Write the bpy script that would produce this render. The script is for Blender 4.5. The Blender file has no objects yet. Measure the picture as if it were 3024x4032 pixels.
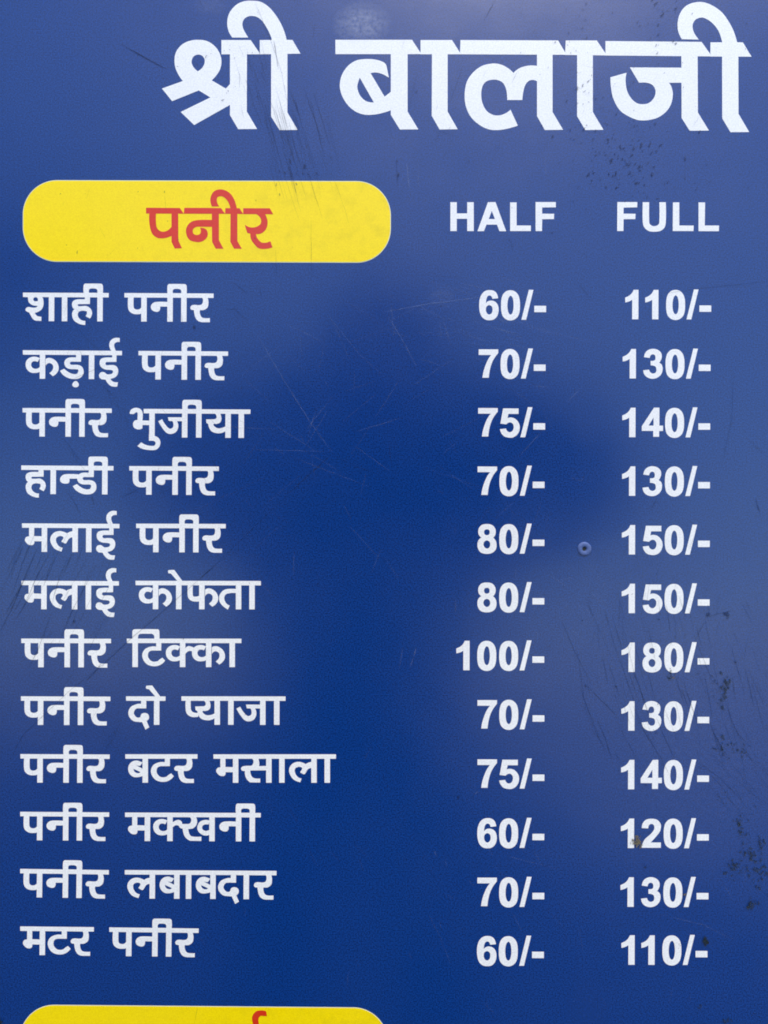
import bpy, bmesh, math, random
from mathutils import Vector, Matrix
from mathutils.geometry import delaunay_2d_cdt

C = bpy.context.scene.collection
SC = bpy.context.scene
R = math.radians

# ------------------------------------------------------------------ camera, sky, sun, exposure
PX = 0.45 / 3024.0                 # metres per photograph pixel on the panel
LEAN = R(14.0)                    # the board leans back
DIST = 0.225 / math.tan(R(27.0))    # camera to board
BC = Vector((0.0, 0.0, 0.93))     # centre of the photographed part of the board
NRM = Vector((0.0, -math.cos(LEAN), math.sin(LEAN)))
UPV = Vector((0.0, math.sin(LEAN), math.cos(LEAN)))
BM = Matrix((Vector((1, 0, 0)), UPV, NRM)).transposed().to_4x4()
BM.translation = BC
CAMP = BC + NRM * DIST

cd = bpy.data.cameras.new('camera')
cam = bpy.data.objects.new('camera', cd)
C.objects.link(cam)
cd.sensor_fit = 'HORIZONTAL'
cd.sensor_width = 36.0
cd.lens = 18.0 / math.tan(R(27.0))
cd.clip_start = 0.01
cd.clip_end = 500.0
cm = BM.copy(); cm.translation = CAMP
cam.matrix_world = cm
SC.camera = cam

SUN_EL, SUN_AZ = R(67), R(160)    # azimuth of the sun, clockwise from +Y
w = bpy.data.worlds.new('World'); SC.world = w; w.use_nodes = True
nt = w.node_tree
bg = nt.nodes['Background']
sky = nt.nodes.new('ShaderNodeTexSky')
sky.sky_type = 'NISHITA'; sky.sun_disc = False
sky.sun_elevation = SUN_EL; sky.sun_rotation = SUN_AZ
sky.air_density = 1.3; sky.dust_density = 1.2; sky.ozone_density = 4.0
nt.links.new(sky.outputs[0], bg.inputs[0])
bg.inputs[1].default_value = 0.10
sl = bpy.data.lights.new('sun', 'SUN'); so = bpy.data.objects.new('sun', sl); C.objects.link(so)
sl.energy = 0.9; sl.angle = R(30); sl.color = (1.0, 0.93, 0.85)
sd = Vector((math.sin(SUN_AZ) * math.cos(SUN_EL), math.cos(SUN_AZ) * math.cos(SUN_EL), math.sin(SUN_EL)))
so.rotation_euler = sd.to_track_quat('Z', 'Y').to_euler()
SC.view_settings.view_transform = 'Standard'
SC.view_settings.look = 'None'
SC.view_settings.gamma = 1.0
SC.view_settings.exposure = 1.47
SC.cycles.max_bounces = 6
SC.cycles.filter_width = 1.8

# ------------------------------------------------------------------ helpers
def mat(name):
    m = bpy.data.materials.new(name); m.use_nodes = True
    return m, m.node_tree, m.node_tree.nodes['Principled BSDF']

def node(t, kind, **kw):
    n = t.nodes.new(kind)
    for k, v in kw.items():
        if k in n.inputs.keys(): n.inputs[k].default_value = v
        else: setattr(n, k, v)
    return n

def mixc(t, fac, a, b, blend='MIX'):
    n = t.nodes.new('ShaderNodeMix'); n.data_type = 'RGBA'; n.blend_type = blend
    for sock, v in ((n.inputs[0], fac), (n.inputs[6], a), (n.inputs[7], b)):
        if hasattr(v, 'links') or hasattr(v, 'is_output'): t.links.new(v, sock)
        else: sock.default_value = v
    return n.outputs[2]

def math_n(t, op, a, b=None, clamp=False):
    n = t.nodes.new('ShaderNodeMath'); n.operation = op; n.use_clamp = clamp
    for i, v in enumerate((a, b)):
        if v is None: continue
        if hasattr(v, 'is_output'): t.links.new(v, n.inputs[i])
        else: n.inputs[i].default_value = v
    return n.outputs[0]

def ramp(t, src, lo, hi, a=0.0, b=1.0):
    n = t.nodes.new('ShaderNodeMapRange')
    t.links.new(src, n.inputs[0])
    n.inputs[1].default_value = lo; n.inputs[2].default_value = hi
    n.inputs[3].default_value = a; n.inputs[4].default_value = b
    return n.outputs[0]

def P2(x, y):
    """photograph pixel -> panel-local metres"""
    return ((x - 1512.0) * PX, (2016.0 - y) * PX)

def print_material(name, col, rough, wear=0.12, spec=0.5, film=0.02, grime=0.0):
    """flat print on a glossy laminated sheet: grain, dust film, scuffs, orange peel"""
    m, t, b = mat(name)
    tc = t.nodes.new('ShaderNodeTexCoord')
    geo = t.nodes.new('ShaderNodeNewGeometry')
    obj = BOARD_EMPTY_COORD(t)
    g1 = node(t, 'ShaderNodeTexNoise', Scale=1250.0, Detail=3.0, Roughness=0.6)
    t.links.new(obj, g1.inputs['Vector'])
    g2 = node(t, 'ShaderNodeTexNoise', Scale=9.0, Detail=6.0, Roughness=0.65)
    t.links.new(obj, g2.inputs['Vector'])
    g3 = node(t, 'ShaderNodeTexNoise', Scale=340.0, Detail=4.0, Roughness=0.7)
    t.links.new(obj, g3.inputs['Vector'])
    base = tuple(col) + (1,)
    dk = tuple(c * (1 - wear) for c in col) + (1,)
    lt = tuple(min(1, c * (1 + wear) + wear * 0.003) for c in col) + (1,)
    c1 = mixc(t, ramp(t, g1.outputs['Fac'], 0.3, 0.7), dk, lt)
    # thin uneven dust film
    f = math_n(t, 'MULTIPLY', ramp(t, g2.outputs['Fac'], 0.42, 0.72), film)
    f = math_n(t, 'ADD', f, math_n(t, 'MULTIPLY', ramp(t, g3.outputs['Fac'], 0.5, 0.75), film * 0.8))
    # the wiped whitish smudge above the title, and a worn one to the right
    for (sx, sy, rx, ry, amt) in ((1425, 95, 105, 80, 0.24), (830, 20, 70, 40, 0.05), (1740, 1165, 55, 50, 0.035), (2700, 2950, 420, 520, 0.016)):
        cx, cy = P2(sx, sy)
        vm = node(t, 'ShaderNodeVectorMath', operation='SUBTRACT')
        t.links.new(obj, vm.inputs[0]); vm.inputs[1].default_value = (cx, cy, 0)
        vs = node(t, 'ShaderNodeVectorMath', operation='MULTIPLY')
        t.links.new(vm.outputs[0], vs.inputs[0]); vs.inputs[1].default_value = (1 / (rx * PX), 1 / (ry * PX), 0)
        vl = node(t, 'ShaderNodeVectorMath', operation='LENGTH')
        t.links.new(vs.outputs[0], vl.inputs[0])
        d = math_n(t, 'ADD', vl.outputs['Value'], math_n(t, 'MULTIPLY', math_n(t, 'SUBTRACT', g2.outputs['Fac'], 0.5), 1.6))
        s = math_n(t, 'MULTIPLY', ramp(t, d, 1.15, 0.35), math_n(t, 'MULTIPLY', ramp(t, g3.outputs['Fac'], 0.3, 0.65), amt))
        f = math_n(t, 'ADD', f, s)
    c2 = mixc(t, f, c1, (0.55, 0.55, 0.58, 1))
    if grime:
        g5 = node(t, 'ShaderNodeTexNoise', Scale=95.0, Detail=6.0, Roughness=0.7)
        t.links.new(obj, g5.inputs['Vector'])
        sx_ = t.nodes.new('ShaderNodeSeparateXYZ'); t.links.new(obj, sx_.inputs[0])
        side = ramp(t, sx_.outputs[0], P2(500, 0)[0], P2(1300, 0)[0], 0.25, 1.0)
        gf = math_n(t, 'MULTIPLY', math_n(t, 'MULTIPLY', ramp(t, g5.outputs['Fac'], 0.48, 0.72), side), grime)
        c2 = mixc(t, gf, c2, (0.50, 0.36, 0.004, 1))
    t.links.new(c2, b.inputs['Base Color'])
    rr = math_n(t, 'ADD', rough, ramp(t, g2.outputs['Fac'], 0.3, 0.7, -0.03, 0.05))
    t.links.new(rr, b.inputs['Roughness'])
    b.inputs['IOR'].default_value = 1.5
    b.inputs['Specular IOR Level'].default_value = spec
    # orange peel + long warps
    bp = node(t, 'ShaderNodeBump', Strength=0.25, Distance=0.00008)
    t.links.new(g3.outputs['Fac'], bp.inputs['Height'])
    g4 = node(t, 'ShaderNodeTexNoise', Scale=12.0, Detail=2.0)
    t.links.new(obj, g4.inputs['Vector'])
    bp2 = node(t, 'ShaderNodeBump', Strength=0.5, Distance=0.0009)
    t.links.new(g4.outputs['Fac'], bp2.inputs['Height'])
    t.links.new(bp2.outputs[0], bp.inputs['Normal'])
    t.links.new(bp.outputs[0], b.inputs['Normal'])
    return m

def BOARD_EMPTY_COORD(t):
    # board meshes keep panel-local coordinates in their vertices, so Object coordinates agree across all of them
    tc = t.nodes.new('ShaderNodeTexCoord')
    return tc.outputs['Object']

def film_material(name, col, alpha, rough=0.6):
    m, t, b = mat(name)
    g = node(t, 'ShaderNodeTexNoise', Scale=2000.0, Detail=3.0, Roughness=0.7)
    t.links.new(BOARD_EMPTY_COORD(t), g.inputs['Vector'])
    b.inputs['Base Color'].default_value = tuple(col) + (1,)
    b.inputs['Roughness'].default_value = rough
    b.inputs['Specular IOR Level'].default_value = 0.3
    t.links.new(ramp(t, g.outputs['Fac'], 0.35, 0.65, alpha * 0.45, min(1, alpha * 1.3)), b.inputs['Alpha'])
    return m

M_BLUE = print_material('blue_print', (0.0001, 0.0300, 0.166), 0.23, wear=0.60, spec=0.66, film=0.0012)
M_WHITE = print_material('white_print', (0.83, 0.80, 0.755), 0.21, wear=0.12, spec=0.5, film=0.14)
M_YELLOW = print_material('yellow_print', (0.98, 0.68, 0.0002), 0.22, wear=0.09, spec=0.38, film=0.006, grime=0.26)
M_RED = print_material('red_print', (0.66, 0.032, 0.004), 0.20, wear=0.08, spec=0.5, film=0.03)
M_CREAM = print_material('cream_print', (0.76, 0.74, 0.45), 0.20, wear=0.05, spec=0.5, film=0.03)
M_SCR_D = film_material('dark_scratch', (0.004, 0.012, 0.038), 0.34)
M_SCR_L = film_material('pale_scratch', (0.30, 0.36, 0.50), 0.125)
M_SPECK = film_material('dark_speck', (0.008, 0.018, 0.055), 0.52)
M_MOULD = film_material('olive_mould', (0.018, 0.028, 0.028), 0.52)
M_MUD = film_material('dried_mud', (0.16, 0.13, 0.075), 0.8)
M_RIVET = print_material('painted_rivet', (0.05, 0.095, 0.27), 0.5, wear=0.25, spec=0.4, film=0.12)

m, t, b = mat('dark_hole'); b.inputs['Base Color'].default_value = (0.012, 0.016, 0.012, 1); b.inputs['Roughness'].default_value = 0.8
M_HOLE = m
m, t, b = mat('galvanised_steel'); b.inputs['Base Color'].default_value = (0.35, 0.36, 0.37, 1); b.inputs['Metallic'].default_value = 0.8; b.inputs['Roughness'].default_value = 0.5
M_STEEL = m

# ------------------------------------------------------------------ outline language
def parse(s):
    pts = []
    for tok in s.split():
        sm = tok.endswith('~')
        x, y = tok.rstrip('~').split(',')
        pts.append((float(x), float(y), sm))
    return pts

def outline(s, n=6):
    """closed outline: plain points are corners, '~' points are smooth (Catmull-Rom)"""
    p = parse(s); N = len(p); out = []
    for i in range(N):
        a, b_ = p[i], p[(i + 1) % N]
        out.append((a[0], a[1]))
        if not a[2] and not b_[2]: continue
        pa, pb = p[i - 1], p[(i + 2) % N]
        dx, dy = b_[0] - a[0], b_[1] - a[1]
        L = math.hypot(dx, dy)
        def tang(prev, cur, nxt):
            tx, ty = nxt[0] - prev[0], nxt[1] - prev[1]
            l = math.hypot(tx, ty) or 1
            return tx / l * L, ty / l * L
        ta = tang(pa, a, b_) if a[2] else None
        tb = tang(a, b_, pb) if b_[2] else None
        if ta is None:
            ta = (1.5 * dx - 0.5 * tb[0], 1.5 * dy - 0.5 * tb[1])
        if tb is None:
            tb = (1.5 * dx - 0.5 * ta[0], 1.5 * dy - 0.5 * ta[1])
        for k in range(1, n):
            u = k / n; u2 = u * u; u3 = u2 * u
            h1, h2, h3, h4 = 2*u3 - 3*u2 + 1, u3 - 2*u2 + u, -2*u3 + 3*u2, u3 - u2
            out.append((h1*a[0] + h2*ta[0] + h3*b_[0] + h4*tb[0], h1*a[1] + h2*ta[1] + h3*b_[1] + h4*tb[1]))
    return out

def inside(poly, x, y):
    c = False; n = len(poly); j = n - 1
    for i in range(n):
        xi, yi = poly[i]; xj, yj = poly[j]
        if (yi > y) != (yj > y) and x < (xj - xi) * (y - yi) / (yj - yi) + xi: c = not c
        j = i
    return c

def sheet_mesh(name, shapes, z0, z1):
    """shapes: list of (outer, [holes]) in photograph pixels -> one thin flat solid, overlaps merged"""
    vs, es = [], []
    for outer, holes in shapes:
        for lp in [outer] + holes:
            k = len(vs)
            vs += [Vector(p) for p in lp]
            es += [(k + i, k + (i + 1) % len(lp)) for i in range(len(lp))]
    r = delaunay_2d_cdt(vs, es, [], 0, 1e-4)
    V, F = r[0], r[2]
    keep = []
    bb = [(min(p[0] for p in o), max(p[0] for p in o), min(p[1] for p in o), max(p[1] for p in o)) for o, _ in shapes]
    for f in F:
        cx = sum(V[i][0] for i in f) / 3; cy = sum(V[i][1] for i in f) / 3
        for (o, hs), q in zip(shapes, bb):
            if q[0] <= cx <= q[1] and q[2] <= cy <= q[3] and inside(o, cx, cy) and not any(inside(h, cx, cy) for h in hs):
                keep.append(f); break
    bm = bmesh.new()
    used = {}
    def v(i, z):
        if (i, z) not in used:
            x, y = P2(V[i][0], V[i][1]); used[(i, z)] = bm.verts.new((x, y, z))
        return used[(i, z)]
    cnt = {}
    for f in keep:
        a = V[f[0]]; b_ = V[f[1]]; c = V[f[2]]
        area = (b_[0]-a[0])*(c[1]-a[1]) - (c[0]-a[0])*(b_[1]-a[1])
        if abs(area) < 1e-7: continue
        ff = list(f) if area < 0 else list(f)[::-1]      # y flips, so clockwise in pixels faces +Z
        try: bm.faces.new([v(i, z1) for i in ff])
        except ValueError: continue
        for i in range(3):
            cnt[(ff[i], ff[(i+1) % 3])] = 1
    for (i, j) in cnt:
        if (j, i) not in cnt:
            bm.faces.new([v(j, z1), v(i, z1), v(i, z0), v(j, z0)])
    me = bpy.data.meshes.new(name); bm.to_mesh(me); bm.free()
    return me

def obj(name, me, material, parent=None, label=None):
    o = bpy.data.objects.new(name, me); C.objects.link(o)
    if material: me.materials.append(material)
    if parent: o.parent = parent
    if label: o['label'] = label
    return o

# ------------------------------------------------------------------ glyph library, small text
# every glyph: crop scale, reference x, reference y (top of head line), list of (outer, holes)
G = {}
def glyph(name, s, rx, ry, *shapes):
    out = []
    for sh in shapes:
        parts = sh.split('|')
        conv = []
        for p in parts:
            conv.append([((x - rx) / s, (y - ry) / s) for x, y in outline(p)])
        out.append((conv[0], conv[1:]))
    G[name] = out
STEM = "0,8 21.5,8 21.5,111.5 0,111.5"
glyph('stem', 1, 0, 0, STEM)
glyph('ii', 1, 0, 0, STEM, "-54,6 -54,-30~ -49,-36.5~ -42,-37 11,-37~ 18,-35~ 21.5,-28~ 21.5,6|-33,-1 -33,-12~ -28,-17~ -20,-18 -12,-18~ -4,-16~ 0,-11~ 0,-1")
glyph('pa', 4.366, 335, 237, "107,300 107,480~ 130,545~ 200,592~ 300,597~ 340,585 340,480 300,512~ 255,518~ 215,500~ 203,460~ 203,300")
glyph('na', 4.366, 783, 237, "790,385 590,385~ 530,410~ 500,460~ 515,520~ 575,553~ 630,550~ 655,520~ 660,465 790,465")
glyph('ra', 4.366, 1180, 241, "1375,305 1395,345~ 1390,400~ 1365,432~ 1300,440 1215,440~ 1180,475~ 1190,515~ 1240,525 1245,570~ 1265,650~ 1310,710~ 1380,733 1515,733 1515,663 1400,660~ 1360,630~ 1340,560~ 1345,525 1420,520~ 1475,475~ 1490,400~ 1485,350~ 1475,305")
glyph('sha', 4.366, 490, 234, "130,296 135,345~ 150,400~ 215,448~ 300,458 275,485~ 215,490~ 140,480~ 100,500~ 95,540~ 155,573 185,630~ 225,690~ 275,715 365,717 365,645 300,635~ 265,605~ 250,580 310,560~ 370,515~ 400,440~ 395,350~ 375,296|235,318 280,312~ 303,340~ 303,378 250,382 225,355~")
glyph('ha', 4.366, 1110, 236, "1110,296 1110,345 975,348~ 910,375~ 890,430~ 905,490~ 932,515 900,560~ 893,620~ 920,700~ 980,750~ 1060,780~ 1120,785 1120,715 1060,705~ 1010,665~ 990,610~ 1010,560~ 1065,540~ 1145,550 1150,590 1125,635 1200,675 1230,620~ 1235,560~ 1205,500~ 1140,460~ 1060,462~ 1000,462 985,440 1000,428 1198,425 1198,296")
LOOP = "306,358 240,335~ 160,345~ 100,395~ 85,460~ 105,530~ 165,580~ 240,587~ 310,570 310,490 270,518~ 225,522~ 185,500~ 170,455~ 190,415~ 225,404~ 272,415"
glyph('loop', 3.95, 303, 237, LOOP)
glyph('hook', 3.95, 303, 237, "395,370 440,352~ 500,362~ 565,410~ 597,480~ 595,545~ 560,600~ 510,637 455,590 500,545~ 515,500~ 505,460~ 465,433~ 425,440~ 395,475")
glyph('da', 3.95, 868, 240, "868,296 868,345 770,347~ 710,375~ 687,430~ 710,495~ 770,525~ 890,530~ 905,545~ 900,575~ 880,600~ 820,602~ 745,570~ 685,522 620,555 670,620~ 760,670~ 850,682~ 930,665~ 980,610~ 985,540~ 955,485~ 890,460~ 800,460~ 775,445~ 775,425~ 795,412 945,412 947,296")
glyph('dot', 3.95, 868, 240, "865,712~ 912,755~ 900,800~ 842,806~ 812,765~")
glyph('i_vowel', 3.95, 1430, 242, "1430,296 1430,345 1320,347~ 1255,370~ 1235,425~ 1255,490~ 1320,530~ 1420,540~ 1445,560~ 1435,590~ 1400,605~ 1350,605~ 1310,575~ 1260,575~ 1230,610~ 1235,655~ 1270,685 1330,690 1360,740~ 1420,790~ 1510,797 1523,730 1460,725~ 1415,695~ 1410,675 1480,650~ 1520,595~ 1520,520~ 1480,470~ 1400,462~ 1345,465~ 1325,440~ 1340,415 1497,412 1497,296",
      "1422,255 1390,190~ 1385,130~ 1410,75~ 1470,40~ 1545,42 1545,103 1500,105~ 1465,130~ 1462,180~ 1495,255")
glyph('bhu', 3.318, 293, 170, "38,215~ 60,175~ 120,155~ 180,175~ 205,225~ 203,320 300,322 300,380 205,380 203,425 150,438~ 95,415~ 80,365~ 100,325~ 138,315 140,225~ 130,213~ 110,220~ 90,238 40,235",
      "290,500 290,585 350,587~ 375,605~ 375,630~ 355,650~ 300,650~ 240,635~ 190,605 140,655 190,685~ 260,703 375,703~ 420,670~ 440,610~ 425,560~ 390,530~ 364,522 364,490")
glyph('ja', 3.318, 720, 171, "535,277 725,277 725,327 655,327 672,380~ 665,430~ 635,475~ 580,495~ 530,487~ 480,440~ 410,330 460,303 500,370~ 555,425~ 590,420~ 608,395~ 608,360~ 595,327 548,325")
glyph('ya', 3.318, 1287, 172, "1145,220 1172,260~ 1165,290~ 1140,300 1035,303 1040,350 1062,362 1075,410~ 1110,460~ 1180,483~ 1240,478~ 1292,455 1292,390 1250,410~ 1190,418~ 1145,395~ 1130,370~ 1140,360~ 1170,362~ 1220,340~ 1235,290~ 1218,220")
glyph('half_na', 4.1475, 945, 225, "952,362 760,360~ 690,380~ 652,435~ 665,490~ 720,515~ 785,510~ 802,490~ 805,435 952,432")
glyph('ma', 4.1475, 350, 255, "145,315 145,465 95,480~ 78,530~ 110,580~ 150,605~ 215,600~ 232,545 355,545 355,463 228,460 228,315")
glyph('la', 4.1475, 855, 257, "862,380 810,390~ 765,415 710,390~ 640,378~ 560,400~ 505,460~ 492,530~ 515,600~ 570,670~ 675,712 695,650 640,630~ 600,580~ 585,530~ 595,485~ 645,460~ 690,465~ 705,490~ 672,545 700,565~ 740,580~ 765,555~ 790,510~ 820,487~ 862,478")
glyph('e_matra', 3.19, 553, 183, "455,85 455,52~ 475,47~ 530,45 637,190 575,190 490,92")
glyph('pha', 3.19, 845, 183, "700,235 698,340~ 710,400~ 760,437~ 850,440 850,368 800,380~ 770,375~ 762,340~ 765,235")
glyph('ta', 3.19, 1305, 183, "1310,283 1200,283~ 1140,305~ 1098,365~ 1095,420~ 1125,480~ 1205,543 1227,490 1185,465~ 1160,410~ 1170,360~ 1215,337~ 1310,333")
glyph('i_matra', 3.607, 78, 200, "78,215 78,100~ 90,72~ 115,65 430,65~ 450,72~ 460,95~ 462,215 390,215 388,195 385,155~ 360,132~ 330,130 200,130~ 170,140~ 158,170~ 158,215")
glyph('tta', 3.607, 415, 200, "415,252 415,310 340,312~ 260,345~ 220,410~ 225,480~ 270,550~ 340,585~ 430,587~ 500,555~ 543,510 505,470 470,490~ 430,520~ 360,522~ 310,480~ 298,430~ 315,385~ 360,367 487,367 488,252")
glyph('half_hook', 3.607, 752, 200, "828,332 870,305~ 905,308~ 960,332 945,390 915,375~ 870,378~ 828,418")
glyph('dda', 2.514, 190, 157, "190,190 190,230 150,232~ 90,260~ 65,310~ 75,360~ 115,400~ 180,410~ 200,410 235,485 272,462 245,400 268,375~ 262,335~ 230,320~ 195,330~ 180,362~ 150,365~ 122,335~ 120,310~ 140,280~ 170,274 242,275 242,190")
glyph('half_pa', 2.514, 917, 157, "632,190 632,290~ 650,335~ 695,360~ 755,358 765,318 720,318~ 690,300~ 682,270~ 682,190")
glyph('ba', 5.53, 450, 225, "455,405 400,382~ 320,360~ 220,385~ 155,460~ 138,550~ 165,640~ 240,710~ 340,722~ 458,695 458,540 380,500 305,462 350,472~ 400,475 440,418|252,540 400,608 380,630~ 320,630~ 270,595~")
glyph('sa', 3.318, 692, 135, "500,183 525,220~ 515,265~ 490,285 390,290~ 362,318~ 375,345~ 412,350 415,400~ 435,455~ 480,500 612,502 612,450 540,447~ 500,420~ 482,345 698,342 698,285 598,288 600,250~ 590,183")
glyph('kha', 2.9625, 790, 150, "785,192 810,225~ 800,265~ 775,280 705,280 690,245~ 650,233~ 590,262 590,322 630,295~ 660,300~ 680,325~ 710,335 720,390~ 745,440~ 795,475 928,477 928,428 820,425~ 790,400~ 775,338 830,330~ 870,290~ 878,240~ 862,192")
glyph('va', 2.9625, 1022, 150, "1025,240 970,232~ 910,255~ 880,320~ 900,375~ 960,412~ 1028,405 1028,345 980,360~ 945,345~ 937,315~ 955,290~ 985,283~ 1012,285")

def word(x0, y0, x1, y1, cs, cx0, glyphs, cx1=None, bar=True, bar_from=None):
    """a word: head line from photograph point (x0,y0) to (x1,y1); glyph positions given in
    crop pixels of scale cs where the head line starts at cx0 (and ends at cx1)"""
    W = (cx1 - cx0) / cs
    k = math.hypot(x1 - x0, y1 - y0) / W
    a = math.atan2(y1 - y0, x1 - x0)
    ca, sa = math.cos(a) * k, math.sin(a) * k
    def X(p, off):
        x, y = p[0] + off, p[1]
        return (x0 + x * ca - y * sa, y0 + x * sa + y * ca)
    shapes = []
    if bar:
        bs = 0.0 if bar_from is None else (bar_from - cx0) / cs
        shapes.append(([X(p, 0) for p in ((bs - 0.5, 0.4), (bs + 0.6, -0.4), (W - 0.6, -0.4), (W, 0.4), (W, 16.2), (W - 0.6, 17), (bs + 0.6, 17), (bs, 16.2))], []))
    for nm, gx in glyphs:
        off = (gx - cx0) / cs
        for o, hs in G[nm]:
            shapes.append(([X(p, off) for p in o], [[X(p, off) for p in h] for h in hs]))
    return shapes

PANIR = [('pa', 335), ('stem', 335), ('na', 783), ('stem', 783), ('ii', 1020), ('ra', 1180)]
def panir(x0, y0, x1, y1):
    return word(x0, y0, x1, y1, 4.366, 45, PANIR, 1577)

def cropw(ox, oy, s, xa, ya, xb, yb, glyphs, **kw):
    return word(ox + xa / s, oy + ya / s, ox + xb / s, oy + yb / s, s, xa, glyphs, xb, **kw)

KADA = 3.95
ROWS = [
  ('शाही पनीर', cropw(80, 1100, 4.366, 48, 230, 1520, 237, [('sha', 490), ('stem', 492), ('stem', 716), ('ha', 1110), ('ii', 1325)]) + panir(490.3, 1154.3, 841.2, 1156.3)),
  ('कड़ाई पनीर', cropw(80, 1320, 3.95, 42, 235, 1582, 245, [('loop', 303), ('stem', 305), ('hook', 303), ('da', 868), ('dot', 868), ('stem', 1068), ('i_vowel', 1430)]) + panir(545.8, 1382.2, 898.1, 1384.4)),
  ('पनीर भुजीया', panir(89.4, 1607, 440.2, 1609) + cropw(500, 1560, 3.318, 220, 167, 1613, 176, [('bhu', 293), ('stem', 293), ('stem', 293), ('ja', 720), ('stem', 720), ('ii', 904), ('ya', 1287), ('stem', 1287), ('stem', 1459)]) ),
  ('हान्डी पनीर', cropw(80, 1780, 4.1475, 18, 220, 1522, 230, [('ha', 298), ('stem', 495), ('half_na', 945), ('da', 1120), ('ii', 1338)]) + panir(509.4, 1835.5, 861.7, 1837.4)),
  ('मलाई पनीर', cropw(80, 2000, 4.1475, 30, 253, 1620, 262, [('ma', 350), ('stem', 351), ('la', 855), ('stem', 853), ('stem', 1075), ('i_vowel', 1453)]) + panir(536.6, 2062.2, 888.9, 2063.4)),
  ('मलाई कोफता', cropw(60, 2230, 3.95, 98, 225, 1613, 232, [('ma', 405), ('stem', 406), ('la', 885), ('stem', 884), ('stem', 1097), ('i_vowel', 1456)]) + cropw(520, 2230, 3.19, 45, 182, 1618, 185, [('loop', 262), ('stem', 262), ('hook', 262), ('stem', 553), ('e_matra', 553), ('pha', 845), ('stem', 843), ('hook', 843), ('ta', 1305), ('stem', 1304), ('stem', 1473)])),
  ('पनीर टिक्का', panir(84.1, 2514.7, 437.3, 2515.5) + cropw(500, 2460, 3.607, 0, 198, 1625, 199, [('i_matra', 78), ('stem', 78), ('tta', 415), ('loop', 752), ('stem', 752), ('half_hook', 752), ('loop', 1122), ('stem', 1122), ('hook', 1122), ('stem', 1456)])),
  ('पनीर दो प्याजा', panir(82.9, 2742, 434.9, 2743.4) + cropw(480, 2680, 2.514, 42, 156, 432, 157, [('dda', 190), ('stem', 318), ('e_matra', 318)]) + cropw(480, 2680, 2.514, 590, 156, 1620, 157, [('half_pa', 917), ('ya', 917), ('stem', 917), ('stem', 1052), ('ja', 1368), ('stem', 1368), ('stem', 1506)])),
  ('पनीर बटर मसाला', panir(81, 2969.4, 432, 2971.1) + cropw(480, 2930, 5.53, 77, 222, 1646, 222, [('ba', 450), ('stem', 450), ('tta', 935), ('ra', 1143)]) + cropw(840, 2930, 3.318, 3, 134, 1602, 134, [('ma', 256), ('stem', 256), ('sa', 692), ('stem', 690), ('stem', 860), ('la', 1280), ('stem', 1280), ('stem', 1453)])),
  ('पनीर मक्खनी', panir(80, 3196.7, 430, 3199) + cropw(480, 3150, 2.9625, 38, 147, 1620, 152, [('ma', 267), ('stem', 267), ('loop', 530), ('stem', 530), ('kha', 790), ('va', 1022), ('stem', 1020), ('na', 1330), ('stem', 1330), ('ii', 1490)])),
  ('पनीर लबाबदार', panir(80, 3421.4, 428.9, 3426.2) + cropw(480, 3380, 2.676, 32, 123, 1629, 132, [('la', 293), ('stem', 293), ('ba', 550), ('stem', 551), ('stem', 675), ('ba', 931), ('stem', 932), ('dda', 1148), ('stem', 1283), ('ra', 1393)])),
  ('मटर पनीर', cropw(60, 3600, 4.1475, 83, 199, 1285, 211, [('ma', 402), ('stem', 402), ('tta', 762), ('ra', 910)]) + panir(430.8, 3651.8, 782.4, 3656.2)),
]

# ------------------------------------------------------------------ digits
D = {}
def digit(ch, s, rx, ry, slot, *shapes):
    out = []
    for sh in shapes:
        conv = [[((x - rx) / s + 86.2 * slot, (y - ry) / s) for x, y in outline(p)] for p in sh.split('|')]
        out.append((conv[0], conv[1:]))
    D[ch] = out
digit('/', 5.184, 1000, 722, 0, "1000,722 1097,722 1243,110 1150,108")
digit('-', 5.184, 1000, 722, 0, "1262,435 1503,435 1503,565 1262,565")
digit('0', 5.184, 1000, 722, 1, "778,120~ 690,140~ 620,210~ 590,310~ 583,430~ 590,550~ 620,650~ 690,715~ 778,735~ 860,715~ 930,650~ 963,550~ 970,430~ 963,310~ 930,210~ 860,140~|778,232~ 745,260~ 722,330~ 713,430~ 720,520~ 742,590~ 778,617~ 812,590~ 832,520~ 840,430~ 832,330~ 812,260~")
digit('6', 5.184, 1000, 722, 2, "523,283 515,240~ 490,180~ 440,135~ 370,118~ 270,132~ 190,200~ 147,310~ 137,440~ 150,560~ 190,660~ 260,718~ 345,733~ 440,715~ 510,640~ 535,530~ 520,430~ 470,360~ 390,332~ 320,345~ 275,385 285,300~ 310,245~ 345,228~ 380,240~ 400,270~ 405,297|340,425~ 290,455~ 275,510~ 290,580~ 340,617~ 390,590~ 410,520~ 395,455~")
digit('7', 5.184, 968, 683, 2, "105,90 503,90 503,165 430,260~ 370,380~ 330,530~ 312,670 182,670 205,540~ 250,400~ 300,290~ 360,205 105,205")
digit('5', 5.184, 980, 682, 1, "625,95 940,95 940,207 735,207 715,290 790,280~ 870,305~ 940,380~ 967,470~ 950,570~ 900,645~ 820,688~ 740,690~ 650,665~ 590,600~ 562,520 685,505 705,550~ 755,580~ 810,560~ 840,500~ 835,430~ 790,383~ 740,385~ 690,420 570,405")
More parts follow.
